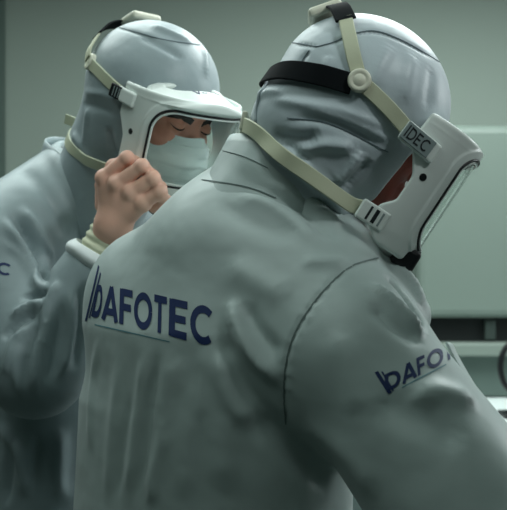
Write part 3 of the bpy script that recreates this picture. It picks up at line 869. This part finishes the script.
# collar
ca = nrm([.42, .2, .86])
c1, cf1 = collar('collar', P(278, 206, 1.235), ca, f1, .098, .104, .052, 'coat', coat_1, flare=1.04, snap=SC1)
cq = np.array([list(p.vertices) for p in c1.data.polygons]); cv_ = np.array([list(v.co) for v in c1.data.vertices])
SU = Surf(*join_arrays([(SC1.V, SC1.F), (cv_, cq)]))
seam_on(SU, [(202, 180), (222, 182.5), (243, 186), (260, 191), (276, 198)], 'seam', c1, .0007)
seam_on(SU, [(214, 149.5), (232, 153), (250, 159), (268, 168)], 'seam', c1, .0005)
hood1, SH1 = make_hood(H1, Rm1, NB1, [
    ('px', [(283, 42), (300, 44), (318, 47)], -.002, .003), ('px', [(318, 47), (335, 42), (350, 35), (375, 32), (405, 42), (440, 62)], -.003, .0035),
    ('px', [(287, 48), (281, 58), (278, 66)], -.0025, .004), ('px', [(310, 50), (302, 60), (298, 70)], -.0025, .004),
    ('px', [(268, 98), (300, 104), (345, 112), (395, 132)], .003, .006), ('px', [(285, 118), (330, 122), (385, 148)], -.0025, .006),
    ('px', [(300, 108), (350, 122), (400, 145)], .0025, .005),
    ('px', [(270, 135), (300, 140), (322, 133)], -.006, .008), ('px', [(290, 150), (330, 145), (360, 150)], .005, .008),
    ('px', [(335, 185), (352, 165), (362, 150)], .006, .008), ('px', [(342, 190), (360, 172), (372, 158)], -.005, .007),
    ('px', [(255, 100), (268, 92), (290, 92)], .003, .006), ('px', [(300, 150), (325, 175), (345, 205)], .004, .010),
    ('px', [(392, 44), (380, 66), (372, 92)], .002, .009), ('px', [(414, 52), (408, 80), (406, 106)], .0022, .010), ('px', [(432, 66), (430, 90), (426, 112)], -.0018, .009), ('px', [(330, 55), (325, 70), (318, 82)], .002, .007),
    ('px', [(262, 145), (300, 165), (335, 200), (345, 225)], .008, .009), ('px', [(270, 140), (310, 162), (345, 200)], -.006, .008),
], 'hood', person1)
for pts in ([(282, 42), (300, 44), (317, 47)], [(317, 47), (335, 42), (350, 35), (375, 31), (405, 42), (439, 62)], [(287, 46), (281, 57), (277, 67)], [(310, 50), (303, 60), (299, 71)], [(287, 118), (330, 124), (388, 152)], [(350, 195), (351, 205), (352, 214)]):
    seam_on(SH1, pts, 'hoodseam', hood1, .0006, 'seam', 2)
# piped back edge of the hood
lp = [SH1.near(H1+Rm1@np.array(q))[0]+nrm(H1+Rm1@np.array(q)-H1)*.001 for q in resample([(-.125, -.03, -.035), (-.125, -.045, -.06), (-.12, -.05, -.085), (-.11, -.055, -.10)], .005)]
tube('piping', lp, .0022, 'hood', hood1, step=.004)
face_parts(person1, H1, Rm1, Surf(*head1)) 
rp1, w1, sh1, SS1 = make_respirator(H1, Rm1, SH1, 'white respirator with black head band and lettered grey plate, seen from the side', None)
dress_respirator(rp1, w1, SH1, SS1, 'front')
_, hp_, hn_ = strap('head_band', w1, SH1, [(s*x, s2*y, z) for s, s2, x, y, z in [(1, -1, -.008, .105, .004), (1, -1, -.05, .1, -.006), (1, -1, -.095, .07, -.018), (1, -1, -.114, .03, -.027), (1, 1, -.120, 0, -.029), (1, 1, -.114, .03, -.027), (1, 1, -.095, .07, -.018), (1, 1, -.05, .1, -.006), (1, 1, -.008, .105, .004)]], .026, .0026, 'band', rp1, off=.001)
legs_parts(person1, (-.068, 1.28, .88), (0, 0), f1)
for wr, el in ((W1R, E1R), (W1L, E1L)):
    cut_ring('cuff', wr-nrm(wr-el)*.02, nrm(wr-el), .034, .05, 'knit', coat_1, 7, .001)

# ------------------------------------------------------------------ back worker (turned towards us)
K2 = 1.06
def P2(x, y, d): return P(x, y, d*K2)
f2 = nrm([.72, -.69, 0]); l2 = nrm([.69, .72, 0])
H2 = P2(148, 95, 1.48); al = R(42)
PT = R(22)
Rm2 = K2*frame((math.sin(al)*math.cos(PT), -math.cos(al)*math.cos(PT), -math.sin(PT)))
NB2 = P2(95, 205, 1.57)
S2R, E2R, W2R = P2(-6, 250, 1.48), P2(39, 362, 1.40), P2(108, 240, 1.385)
S2L, E2L, W2L = P2(175, 262, 1.75), np.array([-.02, 1.62, 1.08]), np.array([.02, 1.44, .98])
E2L = P2(200, 420, 1.78); W2L = E2L+np.array([.10, -.16, -.10])
zs2 = np.array([.42, .75, .95, 1.1, 1.25, 1.38, 1.50])
def coat2(p, s=0.):
    x0 = P2(92, 0, 1.64)[0]
    d = torso_sdf(p, zs2, [x0]*7, [1.66*K2]*7, [.29, .25, .225, .215, .212, .20, .13], [.20, .17, .155, .148, .145, .135, .10], f2)+s
    d = smin(d, cone(p, P2(82, 186, 1.60), S2R, .092-s, .094-s), .06)
    d = smin(d, cone(p, P2(100, 208, 1.62), S2L, .080-s, .082-s), .06)
    return d
def coat2f(p):
    d = coat2(p)
    arm = sleeve(p, S2R, E2R, P2(96, 262, 1.385), .080, .078, .050)
    arm = smax(arm, (p-P2(97, 258, 1.385))@wd_, .004)
    arm = smin(arm, cone(p, P2(34, 370, 1.40), P2(58, 350, 1.40), .068, .055), .03)
    d = smin(d, arm, .014)
    d = smin(d, sleeve(p, S2L, E2L, W2L, .078, .068, .052), .03)
    ax = nrm([.2, -.3, .9]); q = p-P2(92, 186, 1.60)
    return smax(d, -(np.maximum(np.linalg.norm(q-(q@ax)[:, None]*ax, axis=1)-.068, -(q@ax))), .01)
wd_ = nrm(W2R-P2(92, 268, 1.385))
V, F = mesh_sdf(coat2f, (-.80, 1.16, .40), (.20, 2.16, 1.72), .006)
S0 = Surf(V, F); N = vnormals(V, F)
smooth_noise(V, 12, .0035, N, 8)
for pts, amp, wd in [
    ([(8, 212), (24, 232), (38, 258), (50, 286)], -.012, .009), ([(0, 216), (16, 240), (32, 268), (46, 294)], .009, .010),
    ([(18, 206), (36, 228), (50, 256), (60, 280)], .006, .010), ([(0, 238), (20, 258), (40, 290)], .004, .008),
    ([(50, 292), (36, 296), (22, 298)], -.010, .006), ([(48, 302), (32, 306), (10, 318)], .007, .008), ([(40, 312), (22, 322), (2, 340)], -.008, .008),
    ([(30, 322), (14, 345), (6, 380)], .006, .008),
    ([(52, 300), (46, 330), (36, 365), (34, 400)], .008, .009), ([(62, 300), (58, 340), (48, 385)], -.006, .008),
    ([(72, 285), (70, 330), (60, 380)], .008, .009), ([(82, 275), (80, 330), (72, 375)], -.006, .008), ([(42, 318), (30, 350), (24, 385)], -.006, .007),
    ([(60, 280), (50, 300), (44, 325)], .006, .008), ([(20, 340), (16, 370), (24, 400)], .005, .007),
    ([(0, 420), (20, 460), (30, 508)], .006, .014), ([(16, 428), (10, 470), (4, 508)], -.006, .012), ([(40, 430), (32, 470), (26, 508)], -.005, .012), ([(62, 425), (60, 470), (62, 508)], .005, .016),
    ([(50, 150), (70, 190), (85, 225)], .004, .012), ([(20, 165), (50, 200), (70, 240)], -.004, .018), ([(80, 200), (85, 225), (80, 250)], -.004, .01),
]:
    fold(V, N, pxpath(S0, pts)[0], amp*1.7, wd*.85)
alf = R(53); RmF = K2*frame((math.sin(alf)*math.cos(PT), -math.cos(alf)*math.cos(PT), -math.sin(PT)))
HF2 = H2+Rm2@np.array([0, 0, -.018])
head2 = make_head(HF2, RmF, NB2, 'skin', .0022)
def body2(p):
    d = coat2(p, .03)
    d = smin(d, sleeve(p, S2R, E2R, W2R, .050, .042, .027), .02); d = smin(d, sleeve(p, S2L, E2L, W2L, .050, .042, .027), .02)
    d = smax(d, .80-p[:, 2], .03)
    for sd in (-1, 1):
        a = np.array([P2(92, 0, 1.64)[0], 1.66*K2, .86])-l2*.1*sd; b = a*[1, 1, 0]+[0, 0, .1]; d = smin(d, cone(p, a, b, .085, .045), .03)
    return d
bd2 = mesh_sdf(body2, (-.78, 1.18, .03), (.20, 2.14, 1.70), .01)
Wp = P2(113, 226, 1.366)
fist = [[P2(104, 178, 1.350), P2(127, 158, 1.333), P2(141, 165, 1.363), P2(130, 176, 1.385)],
        [P2(117, 184, 1.336), P2(142, 166, 1.320), P2(152, 176, 1.348), P2(138, 186, 1.366)],
        [P2(131, 193, 1.330), P2(153, 178, 1.316), P2(160, 188, 1.343), P2(147, 196, 1.360)],
        [P2(143, 203, 1.330), P2(160, 192, 1.320), P2(165, 201, 1.340), P2(154, 208, 1.356)],
        [P2(104, 205, 1.385), P2(103, 185, 1.380), P2(113, 166, 1.376), P2(126, 160, 1.366)]]
hR2 = hand_sdf(fist, Wp, W2R, .026)
hL2 = hand_sdf(mini_hand(W2L, [.4, -.6, -.4], [.8, .5, 0]), W2L, W2L-nrm(W2L-E2L)*.06, .026)
Vb, Fb = join_arrays([head2, bd2, hR2, hL2])
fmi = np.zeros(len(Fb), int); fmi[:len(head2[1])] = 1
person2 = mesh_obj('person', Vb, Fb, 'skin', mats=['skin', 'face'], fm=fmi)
tag(person2, 'person facing right, head bowed, bare hand gripping the edge of the visor', 'person', 'two workers in coats and hoods')
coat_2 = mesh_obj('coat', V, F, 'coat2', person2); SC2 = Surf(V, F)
coat_2['label'] = 'grey blue coat with rumpled sleeve'
c_ = word('sleeve_lettering', SC2, 'TEC', mapper(SC2, [0, .33, .61, .64, 1.0], [-36, -20, -4, -3, 11.5], [270, 272, 274, 274, 276.5], [257, 259, 261, 261.5, 264.5], 1), 'navy', coat_2, tk=.2)
collar('collar', P2(88, 176, 1.60), nrm([.28, -.25, .9]), f2, .088, .098, .045, 'coat2', coat_2, flare=1.08)
wd_ = nrm(W2R-P2(92, 268, 1.385))
cut_ring('cuff', P2(97, 258, 1.385), wd_, .0345, .064, 'knit', coat_2, 5, .0016, oval=1.0)
cut_ring('sleeve_hem', P2(92, 266, 1.385), wd_, .047, .026, 'white_cloth', coat_2, 0, 0, roll=.008, lump=.035, seed=3)
hood2, SH2 = make_hood(H2, Rm2, NB2, [
    ('px', [(98, 28), (115, 27), (135, 32), (160, 42)], -.0025, .004), ('px', [(80, 92), (105, 95), (125, 104)], .003, .007), ('px', [(78, 103), (100, 108), (120, 116)], -.003, .007),
    ('px', [(88, 105), (86, 125), (84, 150)], .003, .007), ('px', [(108, 125), (112, 145), (116, 160)], -.004, .007),
    ('px', [(150, 25), (175, 35), (195, 45)], .004, .008), ('px', [(140, 35), (165, 48), (185, 60)], -.003, .008), ('px', [(70, 130), (80, 145), (90, 165)], .004, .008),
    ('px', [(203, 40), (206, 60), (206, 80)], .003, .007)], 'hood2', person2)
seam_on(SH2, [(97, 29), (115, 27), (135, 32), (165, 40), (200, 45)], 'hoodseam', hood2, .0007, 'seam', 2)
face_parts(person2, HF2, RmF, Surf(*head2))
surgical_mask(person2, HF2, RmF)
AW, Z0, Z1, CR = .090, -.103, .012, .036
SDROP = 4.4
PEAK, BTOP, RSH, HOLE = .011, .052, .026, (.106, -.040)
rp2, w2, sh2, SS2 = make_respirator(H2, Rm2, SH2, 'white respirator whose window shows eyes and surgical mask, gripped by a hand', None)
dress_respirator(rp2, w2, SH2, SS2, 'back')
def brim_mark(root, w, S):
    for q in ([(.0, .012), (.006, 0), (.010, .010)], [(.013, .004), (.024, .0045)]):
        pts = []
        for y, x in resample_lin(np.array(q), .002):
            l, n = S.near(w((.158-x, -.016+y-.01, .045))); pts.append((l+n*.0003, n))
        o = ribbon('brim_mark', np.array([a for a, b in pts]), np.array([b for a, b in pts]), .0022, .0005, 'navy', None); adopt(o, root)
brim_mark(rp2, w2, SS2); 
legs_parts(person2, (P2(92, 0, 1.64)[0], 1.66*K2, .88), (0, 0), f2)
